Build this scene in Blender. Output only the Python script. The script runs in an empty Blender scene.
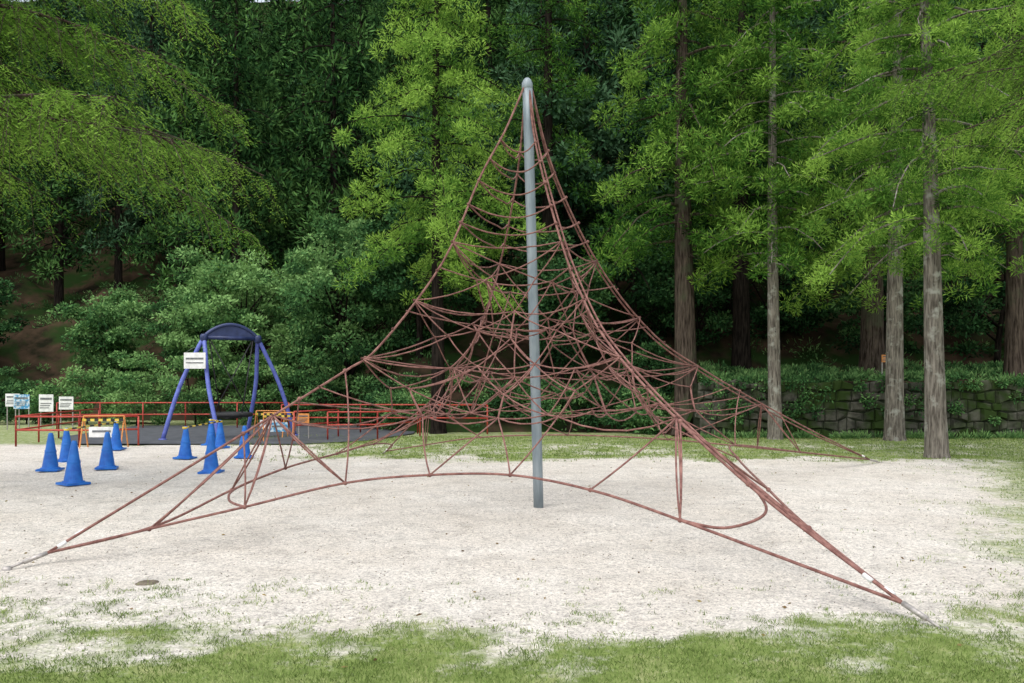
import bpy, math, random
import numpy as np
from mathutils import Vector
random.seed(4); RG=np.random.default_rng(11)
S=bpy.context.scene
# ---------------------------------------------------------------- helpers
def sstep(a,b,x):
    t=np.clip((np.asarray(x,float)-a)/(b-a),0,1); return t*t*(3-2*t)
_lat=np.random.default_rng(3).random((256,256))
def vnoise(x,y):
    x=np.asarray(x,float);y=np.asarray(y,float)
    xi=np.floor(x).astype(int);yi=np.floor(y).astype(int);fx=x-xi;fy=y-yi
    fx=fx*fx*(3-2*fx);fy=fy*fy*(3-2*fy)
    g=lambda a,b:_lat[a%256,b%256]
    return (g(xi,yi)*(1-fx)+g(xi+1,yi)*fx)*(1-fy)+(g(xi,yi+1)*(1-fx)+g(xi+1,yi+1)*fx)*fy
def fbm(x,y,o=4):
    s=0;a=.5;t=0
    for i in range(o):
        s=s+a*vnoise(np.asarray(x)*2**i+17*i,np.asarray(y)*2**i+31*i);t+=a;a*=.5
    return s/t
def nrm(v): return v/(np.linalg.norm(v,axis=-1,keepdims=True)+1e-9)

class Buf:
    def __init__(s): s.v=[];s.f=[];s.m=[];s.t=[];s.n=0
    def add(s,v,f,m=0,t=.5):
        v=np.asarray(v,float).reshape(-1,3);f=np.asarray(f,int).reshape(-1,4)
        s.v.append(v);s.f.append(f+s.n);s.n+=len(v)
        s.m.append(np.full(len(f),m)); s.t.append(np.broadcast_to(np.asarray(t,float),(len(f),)).copy())
    def tube(s,pts,rad,seg=6,m=0,t=.5,cap=True):
        P=np.asarray(pts,float);n=len(P)
        R=np.broadcast_to(np.asarray(rad,float),(n,))
        T=np.gradient(P,axis=0);T=nrm(T)
        up=np.array([0,0,1.]) if abs(T[0][2])<.9 else np.array([1.,0,0])
        A=[];a=nrm(np.cross(T[0],up))
        for i in range(n):
            a=a-T[i]*np.dot(a,T[i]);a=nrm(a);A.append(a)
        A=np.array(A);B=np.cross(T,A)
        th=np.arange(seg)*2*np.pi/seg
        V=P[:,None]+R[:,None,None]*(A[:,None]*np.cos(th)[None,:,None]+B[:,None]*np.sin(th)[None,:,None])
        V=V.reshape(-1,3);F=[]
        i=np.arange(n-1)[:,None];j=np.arange(seg)[None]
        F=np.stack([i*seg+j,i*seg+(j+1)%seg,(i+1)*seg+(j+1)%seg,(i+1)*seg+j],-1).reshape(-1,4)
        if cap:
            V=np.vstack([V,P[0],P[-1]]);c0=n*seg;c1=c0+1;ex=[]
            for k in range(0,seg,2):
                ex.append([c0,(k+2)%seg,(k+1)%seg,k]);b=(n-1)*seg
                ex.append([c1,b+k,b+(k+1)%seg,b+(k+2)%seg])
            F=np.vstack([F,ex])
        s.add(V,F,m,t)
    def box(s,c,sz,m=0,rz=0,t=.5):
        c=np.array(c,float);h=np.array(sz,float)/2
        V=np.array([[x,y,z] for x in(-1,1) for y in(-1,1) for z in(-1,1)])*h
        ca,sa=math.cos(rz),math.sin(rz);V=V@np.array([[ca,sa,0],[-sa,ca,0],[0,0,1]])
        s.add(V+c,[[0,1,3,2],[4,6,7,5],[0,4,5,1],[2,3,7,6],[0,2,6,4],[1,5,7,3]],m,t)
    def lathe(s,prof,seg,c,m=0):
        th=np.arange(seg)*2*np.pi/seg;n=len(prof);c=np.asarray(c,float)
        V=np.array([[r*math.cos(a),r*math.sin(a),z] for r,z in prof for a in th])+c
        i=np.arange(n-1)[:,None];j=np.arange(seg)[None]
        F=np.stack([i*seg+j,i*seg+(j+1)%seg,(i+1)*seg+(j+1)%seg,(i+1)*seg+j],-1).reshape(-1,4)
        s.add(V,F,m)
    def leaves(s,C,D,L,W,m=0,t=.5):
        C=np.asarray(C);D=nrm(np.asarray(D));N=len(C)
        Sd=nrm(np.cross(D,RG.normal(size=(N,3))))
        L=np.broadcast_to(L,(N,))[:,None];W=np.broadcast_to(W,(N,))[:,None]
        V=np.stack([C,C+D*L*.45+Sd*W*.5,C+D*L,C+D*L*.45-Sd*W*.5],1).reshape(-1,3)
        s.add(V,np.arange(N*4).reshape(-1,4),m,t)
    def mesh(s,name,mats,smooth=False):
        V=np.vstack(s.v);F=np.vstack(s.f);M=np.concatenate(s.m);T=np.concatenate(s.t)
        me=bpy.data.meshes.new(name);me.vertices.add(len(V));me.vertices.foreach_set('co',V.ravel())
        me.loops.add(len(F)*4);me.loops.foreach_set('vertex_index',F.ravel().astype(np.int32))
        me.polygons.add(len(F));me.polygons.foreach_set('loop_start',np.arange(0,len(F)*4,4,dtype=np.int32))
        for mt in mats: me.materials.append(mt)
        me.update(calc_edges=True)
        me.polygons.foreach_set('material_index',M.astype(np.int32))
        me.polygons.foreach_set('use_smooth',np.full(len(F),smooth))
        a=me.attributes.new('tone','FLOAT','FACE');a.data.foreach_set('value',T.astype(np.float32))
        me.update();return me
    def obj(s,name,mats,parent=None,smooth=False):
        return mkobj(name,s.mesh(name,mats,smooth),parent)
def mkobj(name,me,parent=None):
    o=bpy.data.objects.new(name,me);S.collection.objects.link(o)
    if parent: o.parent=parent
    return o
def empty(name):
    return mkobj(name,None)

# ---------------------------------------------------------------- materials
def newmat(name):
    m=bpy.data.materials.new(name);m.use_nodes=True;nt=m.node_tree
    for n in list(nt.nodes): nt.nodes.remove(n)
    out=nt.nodes.new('ShaderNodeOutputMaterial');return m,nt,out
def N(nt,t,**k):
    n=nt.nodes.new(t)
    for a,b in k.items(): setattr(n,a,b)
    return n
def noise_n(nt,scale,detail=4,rough=.55,sc=None):
    tc=N(nt,'ShaderNodeTexCoord');n=N(nt,'ShaderNodeTexNoise')
    n.inputs['Scale'].default_value=scale;n.inputs['Detail'].default_value=detail;n.inputs['Roughness'].default_value=rough
    if sc:
        mp=N(nt,'ShaderNodeMapping');mp.inputs['Scale'].default_value=sc
        nt.links.new(tc.outputs['Object'],mp.inputs[0]);nt.links.new(mp.outputs[0],n.inputs['Vector'])
    else: nt.links.new(tc.outputs['Object'],n.inputs['Vector'])
    return n
def ramp(nt,src,stops):
    r=N(nt,'ShaderNodeValToRGB');e=r.color_ramp.elements
    while len(e)<len(stops): e.new(.5)
    for i,(p,c) in enumerate(stops):
        e[i].position=p;e[i].color=(c,c,c,1) if isinstance(c,float) else (*c,1)
    nt.links.new(src,r.inputs[0]);return r
def pmat(name,c1,c2,scale=8,rough=.6,metal=0,bump=.1,sc=None,lo=.35,hi=.65,spec=.4,detail=3,moss=None,diffuse=False):
    m,nt,out=newmat(name);b=N(nt,'ShaderNodeBsdfDiffuse' if diffuse else 'ShaderNodeBsdfPrincipled')
    n=noise_n(nt,scale,detail,.6,sc);r=ramp(nt,n.outputs[0],[(lo,c1),(hi,c2)]);col=r.outputs[0]
    if moss:
        n2=noise_n(nt,moss[1],3,.65);r2=ramp(nt,n2.outputs[0],[(moss[2],0.),(moss[2]+.14,1.)])
        mx=N(nt,'ShaderNodeMix',data_type='RGBA');nt.links.new(r2.outputs[0],mx.inputs[0]);nt.links.new(col,mx.inputs[6]);mx.inputs[7].default_value=(*moss[0],1);col=mx.outputs[2]
    if diffuse: nt.links.new(col,b.inputs['Color'])
    else:
        nt.links.new(col,b.inputs['Base Color']);b.inputs['Roughness'].default_value=rough
        b.inputs['Metallic'].default_value=metal;b.inputs['Specular IOR Level'].default_value=spec
    if bump>0:
        bp=N(nt,'ShaderNodeBump');bp.inputs['Strength'].default_value=bump;bp.inputs['Distance'].default_value=.02
        nt.links.new(n.outputs[0],bp.inputs['Height']);nt.links.new(bp.outputs[0],b.inputs['Normal'])
    nt.links.new(b.outputs[0],out.inputs[0]);return m
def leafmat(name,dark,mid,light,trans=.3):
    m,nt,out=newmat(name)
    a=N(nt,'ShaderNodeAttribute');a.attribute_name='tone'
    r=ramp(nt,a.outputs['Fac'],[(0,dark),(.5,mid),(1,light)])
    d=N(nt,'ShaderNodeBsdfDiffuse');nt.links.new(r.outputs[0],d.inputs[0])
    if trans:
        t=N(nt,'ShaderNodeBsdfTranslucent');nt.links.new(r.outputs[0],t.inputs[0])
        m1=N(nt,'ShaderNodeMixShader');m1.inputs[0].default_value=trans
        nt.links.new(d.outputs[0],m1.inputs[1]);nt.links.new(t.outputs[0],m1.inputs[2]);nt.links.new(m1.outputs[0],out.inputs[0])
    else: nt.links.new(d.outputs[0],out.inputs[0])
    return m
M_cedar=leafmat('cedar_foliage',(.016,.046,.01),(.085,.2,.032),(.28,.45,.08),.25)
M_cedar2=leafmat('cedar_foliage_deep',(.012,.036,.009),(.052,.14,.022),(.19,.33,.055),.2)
M_broad=leafmat('broadleaf_foliage',(.02,.055,.024),(.07,.17,.055),(.23,.39,.135),.2)
M_broadd=leafmat('broadleaf_dark',(.01,.028,.012),(.035,.095,.034),(.1,.2,.065),0)
M_fine=leafmat('feathery_foliage',(.025,.065,.013),(.085,.19,.028),(.23,.38,.065),.3)
M_far=leafmat('forest_foliage',(.005,.015,.007),(.025,.068,.021),(.09,.185,.05),0)
M_fard=leafmat('forest_foliage_teal',(.006,.018,.01),(.027,.068,.032),(.085,.165,.08),0)
M_grass=leafmat('grass_blades',(.08,.12,.03),(.18,.26,.068),(.35,.38,.16),0)
M_bark=pmat('bark_brown',(.02,.015,.012),(.1,.078,.062),6,bump=1,sc=(3,3,.35),moss=((.06,.065,.04),1.2,.52),diffuse=True)
M_barkg=pmat('bark_grey',(.06,.052,.043),(.24,.215,.18),8,bump=1,sc=(3,3,.35),moss=((.3,.3,.26),3.2,.54),diffuse=True,detail=5)
M_barkd=pmat('bark_dark',(.008,.007,.006),(.03,.024,.02),6,bump=0,sc=(3,3,.4),diffuse=True,detail=2)
M_rope=pmat('rope_faded_red',(.13,.053,.044),(.27,.135,.112),14,.85,bump=.2)
M_galv=pmat('galvanised_steel',(.17,.21,.235),(.27,.31,.33),4,.5,.2,.05,sc=(3,3,.5))
M_metal=pmat('fitting_metal',(.3,.28,.26),(.5,.46,.43),30,.5,.5,.05)
M_white=pmat('white_paint',(.6,.6,.58),(.78,.78,.76),6,.5,bump=.02)
M_cone=pmat('cone_blue_plastic',(.006,.085,.38),(.016,.155,.52),5,.45,bump=.03)
M_blue=pmat('swing_blue_paint',(.08,.1,.36),(.13,.17,.5),5,.4,bump=.02)
M_navy=pmat('swing_navy',(.015,.025,.08),(.03,.045,.13),5,.4,bump=.02)
M_black=pmat('black_rubber',(.012,.012,.014),(.03,.03,.03),9,.7)
M_red=pmat('red_rail_paint',(.3,.03,.022),(.46,.065,.04),6,.5,bump=.03)
M_yel=pmat('yellow_plastic',(.55,.38,.04),(.68,.5,.08),8,.5)
M_orange=pmat('orange_plastic',(.55,.2,.05),(.7,.3,.08),8,.5)
M_board=pmat('blue_board',(.05,.25,.45),(.5,.6,.65),9,.5,lo=.45,hi=.55)
M_text=pmat('sign_print',(.08,.09,.1),(.2,.2,.2),20,.6)
M_stone=pmat('wall_stone',(.018,.02,.015),(.125,.12,.098),3.2,bump=.9,detail=5,lo=.3,hi=.7,moss=((.03,.05,.015),.9,.45),diffuse=True)
M_mortar=pmat('wall_mortar',(.012,.014,.01),(.03,.036,.022),5,diffuse=True)
M_asph=pmat('asphalt',(.05,.055,.062),(.085,.09,.1),3,.85,bump=.2,detail=5)
M_brownrock=pmat('dark_earth',(.1,.085,.065),(.2,.17,.13),20,diffuse=True)

def groundmat():
    m,nt,out=newmat('sandy_ground');L=nt.links.new
    b=N(nt,'ShaderNodeBsdfDiffuse')
    n1=noise_n(nt,.6,5,.7);n2=noise_n(nt,22,4,.8);n3=noise_n(nt,62,2,.75);n5=noise_n(nt,3.2,5,.7)
    col=ramp(nt,n1.outputs[0],[(.3,(.57,.52,.45)),(.7,(.69,.65,.585))]).outputs[0]
    for nn_,st,f in((n3,[(.3,.3),(.46,1.),(.7,1.25)],.85),(n2,[(.3,.5),(.55,1.06)],.9),(n5,[(.34,.76),(.52,1.03)],.75)):
        r=ramp(nt,nn_.outputs[0],st);mx=N(nt,'ShaderNodeMix',data_type='RGBA',blend_type='MULTIPLY');mx.inputs[0].default_value=f
        L(col,mx.inputs[6]);L(r.outputs[0],mx.inputs[7]);col=mx.outputs[2]
    gr=ramp(nt,n5.outputs[0],[(.25,(.11,.155,.04)),(.5,(.2,.26,.08)),(.75,(.35,.36,.17))])
    at=N(nt,'ShaderNodeAttribute');at.attribute_name='grass'
    nn=noise_n(nt,9,5,.75)
    ad=N(nt,'ShaderNodeMath',operation='MULTIPLY_ADD');ad.inputs[1].default_value=1.5;ad.inputs[2].default_value=-.75
    L(nn.outputs[0],ad.inputs[0])
    a2=N(nt,'ShaderNodeMath',operation='ADD');L(ad.outputs[0],a2.inputs[0]);L(at.outputs['Fac'],a2.inputs[1])
    mr=N(nt,'ShaderNodeMapRange');mr.inputs[1].default_value=.3;mr.inputs[2].default_value=.95;L(a2.outputs[0],mr.inputs[0])
    mx3=N(nt,'ShaderNodeMix',data_type='RGBA');L(mr.outputs[0],mx3.inputs[0]);L(col,mx3.inputs[6]);L(gr.outputs[0],mx3.inputs[7])
    L(mx3.outputs[2],b.inputs['Color'])
    bp=N(nt,'ShaderNodeBump');bp.inputs['Strength'].default_value=.8;bp.inputs['Distance'].default_value=.035;L(n2.outputs[0],bp.inputs['Height'])
    L(bp.outputs[0],b.inputs['Normal']);L(b.outputs[0],out.inputs[0]);return m
M_ground=groundmat()
M_hill=pmat('forest_floor',(.014,.015,.009),(.08,.052,.034),.9,bump=0,detail=4,lo=.35,hi=.7,moss=((.02,.042,.012),.5,.46),diffuse=True)

# ---------------------------------------------------------------- ground
def grassf(x,y):
    n=fbm(x*.9+5,y*.9+3)-.5; n2=fbm(x*3.1,y*3.1+9)-.5
    front=1.08-1.08*sstep(4.45,5.75,y+n*1.4+n2*1.4-.1*np.tanh(x*.5))
    left=.40*(1-sstep(5.0,7.2,y+n*1.5))*sstep(-.5,-3,x)
    right=sstep(-.5,1.8,x-(.5*y+.2)+n*2.2+n2)*.8
    back=sstep(16.2,18,y+n*2.5)*sstep(-6,-3.8,x+n*2)*(.78+.9*n2+.5*n)
    back=np.maximum(back,sstep(20,22,y+n*2)*.85)
    return np.maximum.reduce([front,left,right,back])
def gz(x,y):
    z=(fbm(x*.8,y*.8,4)-.5)*.05*sstep(60,20,abs(x)+abs(y-14)); return z+(fbm(x*2.6,y*2.6,3)-.5)*.04*sstep(24,14,y)*sstep(2,4,y)
def build_ground():
    def ax(a,b,st,far,end):
        c=list(np.arange(a,b,st));s=st;v=c[-1]
        while v<end: s*=1.35;v+=s;c.append(v)
        s=st;v=c[0]
        while v>far: s*=1.35;v-=s;c.insert(0,v)
        return np.array(c)
    X=ax(-14,14,.13,-600,600);Y=ax(3,26,.13,-300,900)
    gx,gy=np.meshgrid(X,Y);z=gz(gx,gy)
    V=np.stack([gx,gy,z],-1).reshape(-1,3);nx=len(X);ny=len(Y)
    i=np.arange(ny-1)[:,None];j=np.arange(nx-1)[None]
    F=np.stack([i*nx+j,i*nx+j+1,(i+1)*nx+j+1,(i+1)*nx+j],-1).reshape(-1,4)
    b=Buf();b.add(V,F);me=b.mesh('ground',[M_ground],True)
    a=me.attributes.new('grass','FLOAT','POINT');a.data.foreach_set('value',grassf(gx,gy).ravel().astype(np.float32))
    mkobj('ground',me)
build_ground()
def build_grass():
    b=Buf()
    def region(n,x0,x1,y0,y1,h,w,thr=.35):
        x=RG.uniform(x0,x1,n);y=RG.uniform(y0,y1,n)
        g=grassf(x,y)+(fbm(x*9,y*9,2)-.5)*1.5
        k=g>thr+RG.uniform(-.1,.4,n);k&=(abs(x)<y*.8+1);x=x[k];y=y[k];n=len(x)
        C=np.stack([x,y,gz(x,y)-.004],-1);D=RG.normal(size=(n,3))*.6;D[:,2]=1
        t=np.clip(fbm(x*2,y*2)*.9-.02+RG.normal(0,.22,n),0,1)
        b.leaves(C,D,RG.uniform(.4,1.5,n)*h,w,0,t)
    region(200000,-5,5,3.2,6.6,.03,.0045,.4)
    region(70000,3,12,5.8,18,.035,.008,.5)
    region(70000,-8,15,16.5,25,.05,.016,.45)
    b.obj('grass',[M_grass])
build_grass()
b=Buf()
poly=[(-11.8,21.3),(-5.6,21.3),(-4.1,22.6),(-3.2,26),(-3.6,31),(-14.5,31),(-13.6,24)]
c=np.mean(poly,axis=0)
for i in range(len(poly)):
    p,q=poly[i],poly[(i+1)%len(poly)];m=((p[0]+q[0])/2,(p[1]+q[1])/2)
    b.add([(c[0],c[1],.035),(p[0],p[1],.035),(m[0],m[1],.035),(q[0],q[1],.035)],[[0,1,2,3]])
b.obj('asphalt_pavement',[M_asph])
b=Buf();b.lathe([(.001,.012),(.05,.014),(.08,.01),(.095,.0)],9,(-2.95,6.47,float(gz(-2.95,6.47))));b.obj('ground_stone',[M_brownrock],smooth=True)
def pebbles():
    b=Buf();n=6500;x=RG.uniform(-6,7,n);y=RG.uniform(4.4,12,n);k=grassf(x,y)<.5
    for a,c in zip(x[k],y[k]):
        r=random.uniform(.003,.010);z=float(gz(a,c));w=random.uniform(0,3)
        V=[(a+r*math.cos(w+q*1.5708)*(1 if q%2 else .7),c+r*math.sin(w+q*1.5708),z) for q in range(4)]
        T=[(p[0]*.5+a*.5,p[1]*.5+c*.5,z+r*.6) for p in V]
        b.add(V+T,[[4,5,6,7],[0,1,5,4],[1,2,6,5],[2,3,7,6],[3,0,4,7]],random.random()<.45)
    b.obj('gravel',[pmat('pebble_light',(.35,.32,.28),(.6,.56,.5),9,diffuse=True,bump=0),M_brownrock])
    b=Buf();n=320;x=RG.uniform(-7,9,n);y=RG.uniform(4.4,20,n);C=np.stack([x,y,gz(x,y)+.008],-1);D=RG.normal(size=(n,3));D[:,2]*=.15
    b.leaves(C,D,RG.uniform(.02,.06,n),.02,0,RG.random(n));b.obj('fallen_leaves',[leafmat('dry_leaf',(.08,.05,.025),(.18,.12,.055),(.28,.24,.09),0)])
pebbles()

# ---------------------------------------------------------------- hill
def hz(x,y):
    x=np.asarray(x,float);y=np.asarray(y,float)
    yl=26.8+9*sstep(-3.5,-8,x)
    zl=-.3+np.where(y>yl,(y-yl)*.6+.35*(1-np.exp(-(y-yl)*.8)),0)
    zr=1.62+.1*(y-24.3)+.58*np.maximum(0,y-30.5)
    z=zl+(zr-zl)*sstep(4.8,6.2,x)
    n=(fbm(x*.22,y*.22)-.5)*3.2*sstep(30,42,y)+(fbm(x*1.1,y*1.1)-.5)*1.1*sstep(25,33,y)
    return z+n
xs=np.concatenate([np.linspace(-160,-30,28)[:-1],np.linspace(-30,30,161)[:-1],np.linspace(30,160,28)])
ys=np.concatenate([np.linspace(24.33,50,75)[:-1],np.linspace(50,190,55)])
gx,gy=np.meshgrid(xs,ys);V=np.stack([gx,gy,hz(gx,gy)],-1).reshape(-1,3);nx=len(xs);ny=len(ys)
i=np.arange(ny-1)[:,None];j=np.arange(nx-1)[None]
F=np.stack([i*nx+j,i*nx+j+1,(i+1)*nx+j+1,(i+1)*nx+j],-1).reshape(-1,4)
b=Buf();b.add(V,F);b.obj('hill',[M_hill],smooth=True)

# ---------------------------------------------------------------- stone wall
def stone_wall():
    e=empty('stone_retaining_wall');b=Buf();b.box((15.9,24.27,.82),(20.8,.14,1.66));b.obj('mortar_core',[M_mortar],e)
    b=Buf();j=lambda a:random.uniform(-a,a)
    rows=6;H=1.76/rows
    zz=lambda xx,rr:-.06+rr*H+.06*math.sin(xx*4.1+rr*2)+.04*math.sin(xx*9.7+rr*5)
    for r in range(rows):
        x0=5.5+random.uniform(0,.2)
        while x0<26.1:
            x1=x0+random.uniform(.2,.52)
            g=.01;p=random.uniform(.02,.1);yb=24.2;yf=24.2-p
            B=[(x0+g,yb,zz(x0,r)+g),(x1-g,yb,zz(x1,r)+g),(x1-g,yb,zz(x1,r+1)-g),(x0+g,yb,zz(x0,r+1)-g)]
            cx=(x0+x1)/2;cz=sum(q[2] for q in B)/4;k=random.uniform(.66,.82)
            Fv=[(cx+(q[0]-cx)*(k+j(.1)),yf+j(.02),cz+(q[2]-cz)*(k+j(.12))) for q in B]
            b.add(B+Fv,[[4,5,6,7],[0,1,5,4],[1,2,6,5],[2,3,7,6],[3,0,4,7]],0,random.random());x0=x1
    b.obj('stones',[M_stone],e,False)
stone_wall()

# ---------------------------------------------------------------- trees
def clump_leaves(b,C,R,n,L,W,m,tone,flat=.65,up=.25,rnd=.55):
    C=np.asarray(C);K=len(C);c=np.repeat(C,n,0);r=np.repeat(R,n)
    o=nrm(RG.normal(size=(K*n,3)));rad=RG.random(K*n)**.45
    off=o*rad[:,None]*r[:,None];off[:,2]*=flat
    D=o+RG.normal(size=o.shape)*rnd;D[:,2]+=up
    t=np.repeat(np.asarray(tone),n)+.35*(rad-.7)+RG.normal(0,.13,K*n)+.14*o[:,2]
    b.leaves(c+off,D,RG.uniform(.6,1.3,K*n)*L,W,m,np.clip(t,0,1))
def trunk_pts(x,y,z0,h,lean,seed,n=14,wob=.08):
    P=[]
    for i in range(n):
        t=i/(n-1);P.append([x+lean[0]*t*h+wob*math.sin(t*5+seed)*t,y+lean[1]*t*h+wob*math.cos(t*4+seed)*t,z0-.15+t*h])
    return np.array(P)
def cedar_mesh(x,y,z0,h,r,cb,cr,seed,lean=(0,0),nb=60,nl=105,L=.17,W=.032,tone=.5,step=.5,stubs=10,crs=(.2,.46),t0=.16):
    rd=random.Random(seed);b=Buf();P=trunk_pts(x,y,z0,h,lean,seed)
    tt=np.linspace(0,1,len(P));R=r*(1-.8*tt);R[0]*=1.35
    P2=np.insert(P,1,P[0]+(P[1]-P[0])*.25,axis=0);R2=np.insert(R,1,r*1.08)
    b.tube(P2,R2,14,0)
    C=[];CR=[];CT=[]
    for i in range(nb):
        u=((i+rd.random())/nb);zb=cb+(h-cb)*u;f=zb/h
        base=np.array([np.interp(f,tt,P[:,0]),np.interp(f,tt,P[:,1]),z0+zb])
        az=i*2.39996+rd.uniform(-.5,.5);Lb=cr*(1-.72*u**1.3)*rd.uniform(.6,1.15)
        if u<.08: Lb*=.8
        d=np.array([math.cos(az),math.sin(az),0]);pts=[]
        sag=rd.uniform(.3,.7);rise=rd.uniform(.0,.3)
        for k in range(7):
            t=k/6;pts.append(base+d*Lb*t+np.array([0,0,Lb*(rise*t-sag*t*t)])+np.array([rd.uniform(-.05,.05) for _ in range(3)])*t)
        b.tube(pts,np.linspace(.045*r/.3,.01,7),5,0,cap=False)
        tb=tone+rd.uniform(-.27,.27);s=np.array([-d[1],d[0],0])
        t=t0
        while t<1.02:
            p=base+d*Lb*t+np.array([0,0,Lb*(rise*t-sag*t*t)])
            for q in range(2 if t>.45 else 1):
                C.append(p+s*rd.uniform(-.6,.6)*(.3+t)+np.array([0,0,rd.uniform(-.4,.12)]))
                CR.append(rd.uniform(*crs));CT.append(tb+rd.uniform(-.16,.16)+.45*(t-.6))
            t+=step/Lb
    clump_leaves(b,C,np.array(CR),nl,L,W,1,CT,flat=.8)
    for i in range(stubs):
        f=rd.uniform(.3,cb/h);base=np.array([np.interp(f,tt,P[:,0]),np.interp(f,tt,P[:,1]),z0+f*h])
        a=rd.uniform(0,6.28);l=rd.uniform(.3,1.0)
        b.tube([base,base+np.array([math.cos(a)*l*.6,math.sin(a)*l*.6,-.02*l]),base+np.array([math.cos(a)*l,math.sin(a)*l,-.25*l])],[.018,.011,.004],5,0,cap=False)
    return b
def cedar(x,y,z0,h,r,cb,cr,seed,bark=M_bark,fol=M_cedar,**k):
    b=cedar_mesh(x,y,z0,h,r,cb,cr,seed,**k)
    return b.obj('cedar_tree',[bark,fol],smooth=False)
def broad_mesh(x,y,z0,h,cr,seed,nc=90,nl=210,L=.17,W=.085,tone=.5,r=.14,base=.25,cs=(.45,.85)):
    rd=random.Random(seed);b=Buf();P=trunk_pts(x,y,z0,h*.75,(rd.uniform(-.08,.08),0),seed,8,.2)
    b.tube(P,np.linspace(r,r*.3,8),8,0);C=[];CR=[];CT=[]
    for i in range(nc):
        while 1:
            o=np.array([rd.uniform(-1,1) for _ in range(3)])
            if .3<np.linalg.norm(o)<1:break
        zc=base+(1-base)*(.5+.5*o[2])
        c=np.array([x+o[0]*cr,y+o[1]*cr,z0+h*zc]);lump=1+.25*math.sin(seed+3*math.atan2(o[1],o[0]))
        c[:2]=np.array([x,y])+(c[:2]-np.array([x,y]))*lump
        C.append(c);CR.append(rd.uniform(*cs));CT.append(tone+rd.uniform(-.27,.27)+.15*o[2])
        if i%3==0:
            p0=P[rd.randint(2,6)];mid=(p0+c)/2+np.array([0,0,.15]);b.tube([p0,mid,c],[r*.35,r*.2,.012],5,0,cap=False)
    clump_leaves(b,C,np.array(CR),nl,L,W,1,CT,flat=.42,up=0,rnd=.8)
    return b
def broad(name,x,y,z0,h,cr,seed,fol=M_broad,**k):
    return broad_mesh(x,y,z0,h,cr,seed,**k).obj(name,[M_barkd,fol])

cedar(-2.45,26.6,0,17,.25,5.2,3.8,21,bark=M_barkd,tone=.78,nb=58,lean=(-.004,0))
cedar(5.5,25.2,.2,18,.38,5.6,3.4,22,bark=M_bark,fol=M_cedar2,tone=.58,nb=64,lean=(-.012,0))
cedar(7.7,23.4,0,17,.2,5.2,2.7,23,bark=M_barkg,fol=M_cedar2,tone=.64,nb=64,lean=(-.01,0))
cedar(10.95,22.9,0,17,.27,5.4,3.3,24,bark=M_barkg,fol=M_cedar,tone=.62,nb=62,lean=(.004,0),stubs=4)
cedar(9.35,17.6,0,14,.235,4.6,2.9,25,bark=M_barkg,fol=M_cedar,tone=.66,nb=62,lean=(-.028,0),L=.125,W=.022,nl=160,stubs=3,crs=(.18,.38))
cedar(12.6,28,2,16,.42,5.5,3.2,26,bark=M_bark,fol=M_cedar2,tone=.45,nb=46,stubs=3,nl=80)
cedar(16.2,25.8,1.8,16,.3,4.6,3.4,27,bark=M_bark,fol=M_cedar2,tone=.58,nb=50)
cedar(1.4,30.5,float(hz(1.4,30.5)),20,.3,7.0,3.1,28,bark=M_barkd,fol=M_cedar2,tone=.45,nb=44,nl=85)
cedar(8.6,30,2,20,.35,6.5,3.4,29,bark=M_barkd,fol=M_cedar2,tone=.4,nb=42,stubs=3,nl=80)
broad('maple_tree',-11.2,34.5,0,7.0,3.3,31,tone=.78,nc=120)
broad('maple_tree',-6.6,32.5,0,8.6,2.8,32,tone=.54,nc=130,base=.12)
broad('maple_tree',-3.6,31,float(hz(-3.6,31)),6,2.2,33,tone=.5,nc=80,base=.05,fol=M_broadd)
broad('maple_tree',-14.2,37,0,8,2.6,34,tone=.55,nc=80)
broad('maple_tree',-19.2,38.5,1.0,5.0,2.1,35,tone=.5,nc=60)
broad('maple_tree',-27.5,39,1.5,6.5,2.6,39,tone=.4,nc=70,fol=M_broadd,base=.05)
broad('maple_tree',1.8,29.5,float(hz(1.8,29.5)),5.5,2.0,37,tone=.45,nc=60,fol=M_broadd,base=.05)
for i,(x,y,h,cr,t) in enumerate([(7.2,31.5,5,2.4,.42),(10.6,31.8,5.5,2.6,.35),(14.4,31,4.5,2.4,.45),(18.5,30.5,5.5,2.6,.4),(22.5,30,5,2.6,.4),(4.6,31,6,2.2,.4)]):
    broad('maple_tree',x,y,float(hz(x,y))-.2,h,cr,140+i,tone=t,nc=50,nl=150,base=.05,fol=M_broadd)
sh=[(-14.8,31.5,0,3.1,1.7,.7),(-12.6,31.8,0,3.2,1.5,.66),(-10,32.4,0,3.0,1.5,.65),(-17.5,33,0,2.4,1.6,.6),(-20,33,0,1.8,1.8,.5),(-23,33,0,2.2,1.8,.45),(-24.8,36.6,.3,2.6,1.6,.45),(-7.6,31.6,0,2.8,1.5,.5),(-4.7,29.5,0,2.3,1.4,.55),
(-2.2,28.8,.2,1.8,1.4,.5),(-.4,28.2,.2,1.6,1.2,.55),(1.3,28,.2,1.7,1.3,.5),(3.0,27.6,.1,1.9,1.2,.55),(4.4,26.7,0,1.5,1.0,.5),(5.0,28.5,1,2.2,1.2,.4),(-3.4,28.2,0,1.7,1.1,.55)]
for i,(x,y,z,h,cr,t) in enumerate(sh):
    broad('shrub',x,y,z-.1,h,cr,50+i,tone=t,nc=34,nl=170,base=.0,r=.04,L=.13,W=.065,cs=(.3,.55),fol=M_broad if (i%2 or t>.58) else M_broadd)
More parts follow.
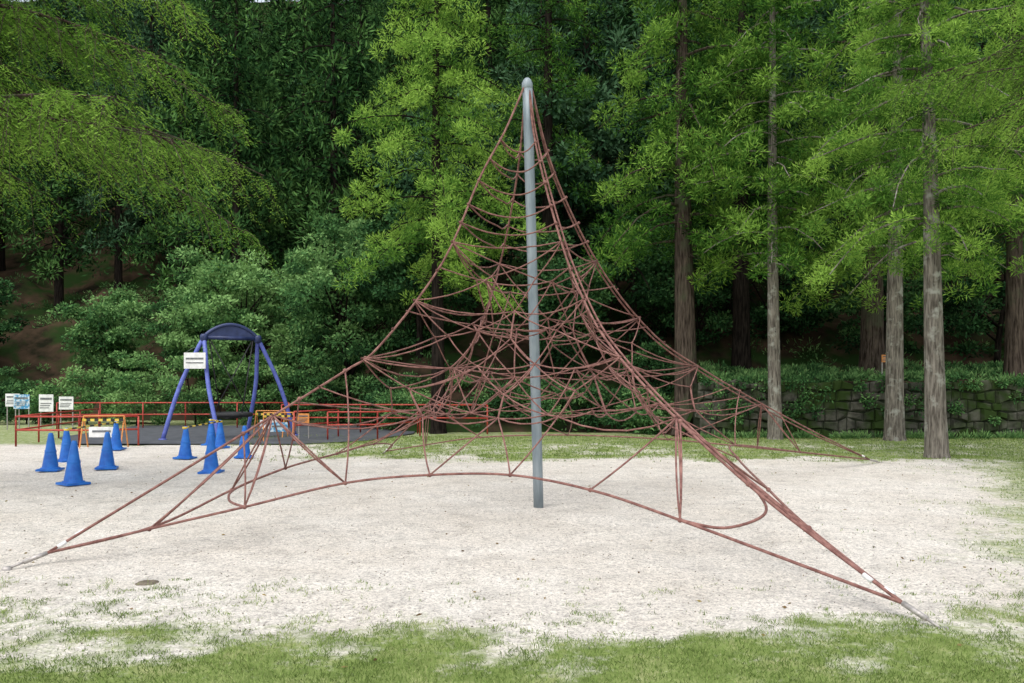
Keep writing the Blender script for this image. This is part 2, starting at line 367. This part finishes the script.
def under():
    b=Buf();C=[];R=[];T=[]
    n=1000;x=RG.uniform(-30,30,n);y=RG.uniform(24.6,47,n);x[:260]=RG.uniform(6,24,260);y[:260]=RG.uniform(24.45,30,260)
    y=np.where(x>5.5,y,y+1.5)
    for a,c in zip(x,y):
        z=float(hz(a,c))
        if z<.1: continue
        if (a+23.5)**2/9+(c-42)**2/9<1 and random.random()<.6: continue
        C.append((a,c,z+.02));R.append(random.uniform(.15,.38) if a>5.5 and c<30 else random.uniform(.25,.85));T.append(random.uniform(.2,.8))
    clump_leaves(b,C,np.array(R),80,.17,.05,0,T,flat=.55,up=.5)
    b.obj('undergrowth',[M_broad])
    b=Buf();n=70;x=np.sort(RG.uniform(5.6,22,n));C=[(a,24.16-random.uniform(0,.1),1.75-random.uniform(0,1.15)**1.6) for a in x]
    clump_leaves(b,C,RG.uniform(.12,.36,n),110,.1,.05,0,RG.uniform(.2,.65,n),flat=.9,up=-.3)
    b.obj('ivy_plant',[M_broad])
    b=Buf();n=110;x=RG.uniform(5.6,22,n);C=[(a,24.0-random.uniform(0,.25),.02) for a in x]
    clump_leaves(b,C,RG.uniform(.08,.3,n),60,.18,.025,0,RG.uniform(.4,.9,n),flat=.5,up=1.2)
    b.obj('weeds',[M_broad])
under()
protos=[cedar_mesh(0,0,0,17,.28,3.5,3.2,s,nb=50,nl=48,L=.33,W=.09,tone=.5,step=.8,stubs=3,crs=(.4,.8),t0=.28).mesh('forest_conifer',[M_barkd,m_]) for s,m_ in ((71,M_far),(72,M_fard),(73,M_far))]
protos+=[broad_mesh(0,0,0,9,3.2,s,nc=90,nl=150,L=.23,W=.12,tone=.5,cs=(.5,1.0)).mesh('forest_broadleaf',[M_barkd,m_]) for s,m_ in ((81,M_far),(82,M_fard))]
fe=empty('forest')
yy=34.
while yy<118:
    st=4.1+(yy-34)*.05
    xx=-yy*.75-5
    while xx<yy*.7+5:
        a=xx+random.uniform(-1.2,1.2);c=yy+random.uniform(-1.2,1.2)
        if not(-27.5<a<-18 and c<45.5) and not(-18<a<-4 and c<38.5):
            p=random.choices(protos,[4,4,4,2,3])[0]
            o=mkobj('forest_tree',p,fe);s=random.uniform(.8,1.2);o.location=(a,c,float(hz(a,c))-.4);o.scale=(s,s,s*random.uniform(.95,1.2));o.rotation_euler=(0,0,random.uniform(0,6.28))
        xx+=st*random.uniform(.85,1.2)
    yy+=st

def feather(name,x,y,h,r,az0,azs,zr,ln,nlimb,seed,tone,sag=(.2,.5)):
    rd=random.Random(seed);b=Buf();P=trunk_pts(x,y,0,h,(0,0),seed);b.tube(P,np.linspace(r*1.2,r*.4,len(P)),12,0)
    LC=[];LD=[];LT=[]
    for i in range(nlimb):
        zb=zr[0]+(zr[1]-zr[0])*(i+rd.random()*.6)/nlimb;az=az0+rd.uniform(-azs,azs);Lb=rd.uniform(*ln)
        d=np.array([math.cos(az),math.sin(az),0]);s=np.array([-d[1],d[0],0]);sg=rd.uniform(*sag);rs=rd.uniform(.1,.35);cv=rd.uniform(-.12,.12)
        f=lambda t:np.array([x,y,zb])+d*Lb*t+s*Lb*cv*t*t+np.array([0,0,Lb*(rs*t-sg*t*t)])
        b.tube([f(t) for t in np.linspace(0,1,12)],np.linspace(.05,.007,12),6,0,cap=False)
        tl=tone+rd.uniform(-.24,.24)
        for q in range(int(Lb*13)):
            t=rd.uniform(.22,1.0);p=f(t);sd=1 if q%2 else -1
            l2=rd.uniform(.5,1.35)*(1.15-.6*t)
            dd=nrm(s*sd*rd.uniform(.5,1)+d*rd.uniform(.3,.9)+np.array([0,0,rd.uniform(-.6,.15)]))
            dr=rd.uniform(.4,.9);tq=rd.uniform(-.15,.15)
            g=lambda u:p+dd*l2*u+np.array([0,0,-l2*dr*u*u])
            b.tube([g(0),g(.5),g(1)],[.008,.005,.002],3,0,cap=False)
            ns=max(3,int(l2/.06))
            for w in range(ns):
                u=(w+.5)/ns*.95+.05;pp=g(u);sv=nrm(np.cross(dd,[0,0,1]));e=1 if w%2 else -1
                ld=nrm(sv*e*rd.uniform(.5,1)+dd*.7+np.array([0,0,rd.uniform(-1.1,.0)]));ll=rd.uniform(.1,.24)
                m=7
                uu=np.linspace(.1,1,m);cc=pp+ld*ll*uu[:,None]+np.array([0,0,-1])*(.25*ll*uu**2)[:,None]
                sv2=nrm(np.cross(ld,[0,0.3,1]));sg2=np.where(np.arange(m)%2,1,-1)[:,None]
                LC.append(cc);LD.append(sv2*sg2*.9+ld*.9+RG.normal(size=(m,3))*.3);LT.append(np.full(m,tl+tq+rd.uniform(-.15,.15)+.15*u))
    C=np.vstack(LC);D=np.vstack(LD);T=np.clip(np.concatenate(LT)+RG.normal(0,.08,len(C)),0,1)
    b.leaves(C,D,RG.uniform(.04,.075,len(C)),.015,1,T)
    b.obj(name,[M_bark,M_fine])
feather('dawn_redwood_tree',-10.6,11.2,12,.32,-.05,.5,(4.4,9.4),(3.8,7.4),23,91,.62)
feather('dawn_redwood_tree',12.6,14.0,12,.3,3.2,.5,(6.0,10.5),(3.2,5.6),12,92,.8)

# ---------------------------------------------------------------- climbing net
net=empty('rope_climbing_pyramid')
b=Buf();pz=np.linspace(-.1,5.56,12);b.tube([[.35-.15*max(z,0)/5.6,10.5,z] for z in pz],.066,20,0)
b.lathe([(.001,5.63),(.03,5.625),(.052,5.60),(.07,5.56),(.074,5.5),(.066,5.48)],20,(.2,10.5,0))
b.obj('steel_pole',[M_galv],net,True)
edges=[
 ((-4.5,-3.35),[(.008,5.52),(.07,4.85),(.142,4.2),(.245,3.09),(.40,2.06),(.485,1.74),(.7,1.05),(1,.10)]),
 ((2.34,-5.0),[(.008,5.52),(.035,4.7),(.143,3.37),(.25,2.5),(.345,2.0),(.52,1.36),(.75,.68),(1,.10)]),
 ((6.85,5.6),[(.008,5.52),(.05,4.45),(.145,3.25),(.27,2.35),(.4,1.85),(.56,1.34),(.78,.7),(1,.10)]),
 ((-3.2,7.6),[(.008,5.52),(.05,4.45),(.145,3.25),(.27,2.35),(.4,1.85),(.56,1.34),(.78,.7),(1,.10)])]
def polex(z): return .35-.15*z/5.6
def ept(k,z):
    d,pf=edges[k%4];s=np.interp(-z,[-q[1] for q in pf],[q[0] for q in pf]);return np.array([polex(z)+d[0]*s,10.5+d[1]*s,z])
b=Buf();fit=Buf()
rn=random.Random(8)
def rope(p,q,r,sag=None):
    """short net rope with a little slack"""
    p=np.asarray(p,float);q=np.asarray(q,float);l=np.linalg.norm(q-p)
    if sag is None: sag=rn.uniform(.015,.075)
    sd=np.array([rn.uniform(-.025,.025),rn.uniform(-.025,.025),0])*l
    b.tube([p+(q-p)*t+(np.array([0,0,-sag*l])+sd)*4*t*(1-t) for t in(0,.2,.4,.6,.8,1)],r,6)
def ferr(p,d,l=.05,r=.017,m=0):
    p=np.array(p);d=nrm(np.array(d,float));fit.tube([p-d*l/2,p+d*l/2],r,8,m)
def knot(p,r=.02):
    p=np.asarray(p);b.lathe([(.002,r),(r*.8,r*.6),(r,0),(r*.8,-r*.6),(.002,-r)],7,p)
def smooth(P,n=6):
    P=[np.array(p,float) for p in P];Q=[P[0]]+P+[P[-1]];o=[]
    for i in range(1,len(Q)-2):
        for k in range(n):
            t=k/n;a,c,d,e=Q[i-1],Q[i],Q[i+1],Q[i+2]
            o.append(.5*((2*c)+(-a+d)*t+(2*a-5*c+4*d-e)*t*t+(-a+3*c-3*d+e)*t**3))
    o.append(P[-1]);return o
for k,(d,pf) in enumerate(edges):
    P=[np.array([polex(z)+d[0]*s,10.5+d[1]*s,z]) for s,z in pf]
    b.tube(smooth(P,5),.0135,7)
    dn=nrm(np.array(d));sd=np.array([-dn[1],dn[0],0])
    off=[.0,.03,.045,.05,.06,.07,.06,.0]
    if k in(1,2): b.tube(smooth([p+sd*o*(1.5 if k==1 else 1.1)-np.array([0,0,o*.5]) for p,o in zip(P,off)],5),.012,7)
    A=P[-1];G=np.array([polex(0)+d[0]*1.055,10.5+d[1]*1.055,.0])
    fit.tube([A,A*.4+G*.6],.02,10,0);fit.tube([A*.45+G*.55,G],.011,8,0)
    fit.lathe([(.001,.02),(.03,.018),(.04,0),(.04,-.05)],14,(G[0],G[1],.0))
    u=nrm(P[-2]-A)
    for q,w in((.13,1),(.3,-1)): ferr(A+u*q+sd*.015*w,u,.08,.019,1)
def skirt(P,r=.013): b.tube(smooth(P,6),r,7)
A_,B_,C_,D_=[np.array([polex(.1)+e[0][0],10.5+e[0][1],.10]) for e in edges]
sAB=[A_,(-3.4,7.5,.25),(-2.63,7.87,.40),(-1.70,8.16,.60),(-.84,8.18,.68),(-.02,8.18,.68),(.73,7.47,.62),(1.43,6.81,.45),B_]
sBC=[B_,(2.45,6.6,.42),(2.5,7.8,.58),(2.78,9.86,.70),(3.35,12,.70),(5.08,14.1,.42),C_]
sCD=[C_,(4.6,15.0,.42),(2.8,14.4,.62),(1,14.4,.7),(-.6,15.3,.6),(-1.8,16.7,.35),D_]
sDA=[D_,(-2.4,16,.4),(-2.3,13.3,.62),(-2.45,11.2,.64),(-2.73,9.64,.60),(-3.07,8.76,.45),(-3.49,7.83,.22),A_]
for s_ in(sAB,sBC,sCD,sDA): skirt(s_)
skirt([(1.43,6.81,.45),(1.75,6.6,.42),(2.12,6.75,.5),(2.2,7.1,.62),(2.1,7.8,.85),(1.9,8.6,1.1)])
skirt([(-2.63,7.87,.40),(-2.9,8.2,.42),(-2.95,8.6,.5),(-2.73,9.64,.60)])
RR=.0088
for z in(4.74,4.46,4.16,3.84,3.6):
    for k in range(4):
        p0=ept(k,z);p1=ept(k+1,z);mid=(p0+p1)/2;c=np.array([polex(z),10.5,z])
        mid=mid*.8+c*.2-np.array([0,0,.13+.03*rn.random()])
        b.tube(smooth([p0,(p0*.5+mid*.5)-np.array([0,0,.04]),mid,(p1*.5+mid*.5)-np.array([0,0,.04]),p1],5),RR*1.1,6)
        knot(p0,.022)
J=lambda a:np.array([rn.uniform(-a,a) for _ in range(3)])
def face_pt(k,z,t,scale,pull):
    p=ept(k,z)*(1-t)+ept(k+1,z)*t
    f=(1-pull*math.sin(math.pi*t))*scale
    return np.array([polex(z)+(p[0]-polex(z))*f,10.5+(p[1]-10.5)*f,z-.08*math.sin(math.pi*t)])
def lattice(levels,ms,scale,pull,rings,jit):
    out=[]
    for k in range(4):
        prev=None
        for li,(z,m) in enumerate(zip(levels,ms)):
            ts=[j/m for j in range(m+1)] if li%2==0 else [0]+[(j+.5)/m for j in range(m)]+[1]
            row=[(t,face_pt(k,z,t,scale,pull)+(J(jit) if 0<t<1 else 0)) for t in ts]
            if prev:
                for t,q in row:
                    if t in(0,1): continue
                    for t2,q2 in sorted(prev,key=lambda w:abs(w[0]-t))[:2]: rope(q,q2,RR)
                for t2,q2 in prev:
                    if 0<t2<1:
                        t,q=min(row,key=lambda w:abs(w[0]-t2));rope(q,q2,RR)
            if li in rings:
                for u,v in zip(row[:-1],row[1:]): rope(u[1],v[1],RR*1.05,rn.uniform(.04,.1))
            for t,q in row: knot(q,.018)
            prev=row;out.append(row)
    return out
outl=lattice([3.35,2.98,2.6,2.25,1.9,1.58,1.28],[1,2,2,3,3,3,4],1,.4,(0,2,4,6),.035)
inl=lattice([2.9,2.35,1.8,1.3],[1,1,2,2],.48,.12,(0,1,2,3),.03)
for z,s in((2.3,.22),(1.5,.2)):
    ring=[face_pt(k,z,t,s,0) for k in range(4) for t in(0,.5)]
    for i in range(8): rope(ring[i],ring[(i+1)%8],RR)
    for i in range(0,8,2):
        q=min([q for r in inl for t,q in r],key=lambda q:np.linalg.norm(q-ring[i])+3*abs(q[2]-z));rope(ring[i],q,RR)
for z in(2.9,2.35,1.8,1.3):
    for k in range(4): rope(face_pt(k,z,0,.48,.12),ept(k,z+.12),RR,.02)
low=[q for r in outl[6::7] for t,q in r]+[q for r in inl[3::4] for t,q in r]
for s_ in(sAB,sBC,sCD,sDA):
    for p in s_[1:-1]:
        p=np.array(p,float);ds=sorted(low,key=lambda q:np.linalg.norm((q-p)*np.array([1,1,.5])))[:2]
        for q in ds: rope(p,q,.009,.02)
        knot(p,.024)
for k,s0,tgt in((0,1.76,(-1.70,8.16,.60)),(0,1.1,(-2.63,7.87,.40)),(1,1.25,(1.43,6.81,.45)),(1,.75,(2.45,6.6,.42)),(2,1.1,(5.08,14.1,.42)),(0,1.45,(-2.73,9.64,.6)),(2,1.5,(3.35,12,.7))):
    rope(ept(k,s0),np.array(tgt),.009,.01);knot(ept(k,s0),.026)
b.obj('ropes',[M_rope],net,True);fit.obj('rope_fittings',[M_metal,M_white],net,True)

# ---------------------------------------------------------------- cones
def cone(x,y):
    b=Buf();z=.01
    b.box((0,0,z+.018),(.37,.37,.036),0);b.lathe([(.17,.036),(.165,.055),(.14,.06),(.045,.66),(.035,.69),(.022,.7),(.018,.66)],24,(0,0,z))
    b.lathe([(.094,.38),(.098,.375),(.1,.345),(.098,.335)],24,(0,0,z))
    o=b.obj('traffic_cone',[M_cone]);o.location=(x,y,0);o.rotation_euler=(random.uniform(-.02,.02),random.uniform(-.02,.02),random.uniform(0,1.5))
for p in[(-8.6,14.9),(-9.24,16.6),(-7.02,12.8),(-7.7,15.2),(-9.75,19.7),(-7.07,17.3),(-5.45,14.5),(-7.97,21.2),(-5.86,17.5),(-7.4,20.3)]: cone(*p)
def bar(p,q):
    b=Buf();p=np.array(p);q=np.array(q);n=12
    for i in range(n): b.tube([p+(q-p)*i/n,p+(q-p)*(i+1)/n],.018,8,i%2)
    for e in(p,q): b.lathe([(.05,.02),(.06,0),(.05,-.03)],12,(e[0],e[1],e[2]),0)
    b.obj('barrier_bar',[M_yel,M_black])
bar((-9.24,16.6,.68),(-9.75,19.7,.68));bar((-7.97,21.2,.68),(-7.4,20.3,.68));bar((-7.07,17.3,.68),(-7.4,20.3,.68))

# ---------------------------------------------------------------- swing
sw=empty('basket_swing');b=Buf();Z=3.0
a1=np.array([-9.05,23.5,Z]);a2=np.array([-7.72,24.3,Z])
def leg(a,f):
    f=np.array(f,float);m=(a+f)/2;o=m-np.array([(a1+a2)[0]/2,(a1+a2)[1]/2,m[2]]);o[2]=0;m=m+nrm(o)*.12
    b.tube(smooth([a,a*.7+m*.3+np.array([0,0,.04]),m,f],5),.062,12)
    b.lathe([(.11,.0),(.11,.03),(.07,.035)],14,(f[0],f[1],.035))
for a,f in((a1,(-10.0,22.9,.03)),(a1,(-8.3,22.7,.03)),(a2,(-8.25,24.9,.03)),(a2,(-6.75,24.9,.03))): leg(a,f)
b.obj('a_frame_legs',[M_blue],sw,True)
b=Buf();dv=nrm(a2-a1);w=np.linalg.norm(a2-a1)
arc=lambda t,h:a1+(a2-a1)*t+np.array([0,0,h*math.sin(math.pi*t)**.75])
b.tube([arc(t,.4) for t in np.linspace(0,1,21)],.055,12)
b.tube([a1,a2],.06,12)
for a in(a1,a2): b.lathe([(.001,.11),(.08,.1),(.11,.05),(.11,-.1),(.05,-.14)],14,a)
n=16;V=[];F=[]
for i in range(n+1):
    t=.03+.94*i/n;p=a1+(a2-a1)*t;hh=.4*math.sin(math.pi*t)**.75;nn=np.array([-dv[1],dv[0],0])*.02
    for s_ in(-1,1): V.append(p+nn*s_);V.append(p+nn*s_+np.array([0,0,hh]))
for i in range(n):
    o=i*4;F+=[[o,o+4,o+5,o+1],[o+2,o+3,o+7,o+6]]
b.add(V,F);b.obj('top_arch',[M_navy],sw,True)
b=Buf();bc=(a1+a2)/2*np.array([1,1,0])+np.array([0,0,.72])
th=np.linspace(0,2*np.pi,25);b.tube([bc+np.array([.55*math.cos(t),.55*math.sin(t),0]) for t in th],.07,8)
for i in range(-4,5):
    x=i*.11;l=math.sqrt(.3-x*x)
    for a,c in(((x,-l),(x,l)),((-l,x),(l,x))):
        b.tube([bc+np.array([a[0],a[1],0]),bc+np.array([(a[0]+c[0])/2,(a[1]+c[1])/2,-.12]),bc+np.array([c[0],c[1],0])],.01,5)
for t,a in((.6,a1),(2.5,a1),(3.8,a2),(5.6,a2)):
    b.tube([bc+np.array([.55*math.cos(t),.55*math.sin(t),0]),a*.82+(a1+a2)*.09],.018,6)
b.obj('basket_seat',[M_black],sw,True)
b=Buf();b.box((-9.1,22.95,2.3),(.62,.02,.46),0);b.box((-9.1,22.935,2.36),(.5,.01,.05),1);b.box((-9.1,22.935,2.24),(.5,.01,.03),1)
b.tube([(-9.38,22.96,2.53),(-9.2,23.2,2.7)],.006,5,1);b.tube([(-8.82,22.96,2.53),(-8.95,23.2,2.7)],.006,5,1)
b.obj('notice_plate',[M_white,M_text],sw)

# ---------------------------------------------------------------- railings
def rail(pts,h,mids=1,r=.024,gap=1.5):
    b=Buf();P=[np.array([p[0],p[1],0.]) for p in pts]
    for zz in[h]+[h*(.55-.3*i) for i in range(mids)]:
        b.tube([p+np.array([0,0,zz]) for p in P],r,8)
    for p,q in zip(P[:-1],P[1:]):
        n=max(1,int(np.linalg.norm(q-p)/gap))
        for i in range(n+1):
            c=p+(q-p)*i/n;b.tube([c,c+np.array([0,0,h])],r,8)
    b.obj('red_railing',[M_red],smooth=True)
rail([(-12.9,20.8),(-11.2,20.7),(-9.9,21.2)],.78)
rail([(-12.9,20.8),(-13.6,24),(-14.2,27.5)],.78)
rail([(-16.5,29),(-12,29.4),(-8.2,29.4)],.95,1)
rail([(-6.1,22.4),(-5.3,24.4)],.85)
rail([(-7.6,26.4),(-5.0,26.4),(-3.1,26.3),(-.8,26.0)],.95,1,gap=1.3)
rail([(-5.3,23.0),(-3.9,23.2),(-2.9,25.2)],.82,1,gap=1.2)

def board(name,x,y,w,h,zc,face,rz=0,legs=True,z0=.02):
    b=Buf();b.box((0,0,zc),(w,.03,h),0);b.box((0,-.02,zc+h*.25),(w*.8,.008,h*.12),1)
    for k in range(3): b.box((-.03*k,-.02,zc-h*.02-h*.13*k),(w*(.75-.06*k),.008,h*.05),1)
    if legs:
        for s_ in(-1,1): b.tube([(s_*w*.42,.03,0),(s_*w*.42,.03,zc+h*.5)],.018,6,2)
    o=b.obj(name,[face,M_text,M_metal]);o.location=(x,y,z0);o.rotation_euler=(0,0,rz)
board('notice_board',-17.6,28.2,.5,.45,1.05,M_white);board('notice_board',-17.1,27.9,.55,.5,1.0,M_board)
board('notice_board',-16.3,28,.5,.6,.95,M_white);board('notice_board',-15.6,28,.5,.45,.95,M_white)
def barricade(x,y,w,rz,board_m=M_white):
    b=Buf()
    for s_ in(-1,1):
        b.tube([(s_*w/2,-.22,0),(s_*w/2,0,.8)],.017,6,0);b.tube([(s_*w/2,.22,0),(s_*w/2,0,.8)],.017,6,0)
    b.tube([(-w/2,0,.8),(w/2,0,.8)],.017,6,0)
    n=10
    for i in range(n): b.box((-w/2+w*(i+.5)/n,-.07,.7),(w/n,.025,.06),2 if i%2 else 1)
    b.box((0,-.13,.4),(w*.62,.02,.26),3);b.box((0,-.145,.42),(w*.45,.006,.05),4)
    o=b.obj('barricade',[M_orange,M_yel,M_black,board_m,M_text]);o.location=(x,y,.02);o.rotation_euler=(0,0,rz)
barricade(-10.3,20.2,1.0,.05);barricade(-7.3,24.2,.9,-.1,M_white);barricade(-6.6,22.6,.8,.3,M_board)
board('orange_marker',-6.1,23.4,.34,.3,.6,M_orange)
board('orange_marker',12.0,25.6,.34,.24,.75,M_orange,z0=1.7)  # unidentified small orange object on the terrace, stood in for by a made-up board

# ---------------------------------------------------------------- light, sky, camera
w=bpy.data.worlds.new('World');S.world=w;w.use_nodes=True;nt=w.node_tree;bg=nt.nodes['Background']
sky=nt.nodes.new('ShaderNodeTexSky');sky.sky_type='NISHITA';sky.sun_disc=False
EL,AZ=math.radians(62),math.radians(205)
sky.sun_elevation=EL;sky.sun_rotation=AZ;sky.air_density=1.3;sky.dust_density=3
hs=nt.nodes.new('ShaderNodeHueSaturation');hs.inputs['Saturation'].default_value=.38;hs.inputs['Value'].default_value=1.95
nt.links.new(sky.outputs[0],hs.inputs['Color']);nt.links.new(hs.outputs[0],bg.inputs[0]);bg.inputs[1].default_value=.15
sl=bpy.data.lights.new('sun','SUN');sl.energy=1.0;sl.angle=math.radians(45);sl.color=(1,.97,.93)
so=mkobj('sun',sl)
dirv=Vector((math.sin(AZ)*math.cos(EL),math.cos(AZ)*math.cos(EL),math.sin(EL)))
so.rotation_euler=dirv.to_track_quat('Z','Y').to_euler()
cam=bpy.data.cameras.new('camera');co=mkobj('camera',cam);co.location=(0,0,1.6);co.rotation_euler=(math.radians(90),0,0)
cam.lens=28.125;cam.sensor_width=36;cam.shift_y=.0425;cam.clip_end=2000
S.camera=co
S.view_settings.view_transform='Standard';S.view_settings.look='None';S.view_settings.exposure=0
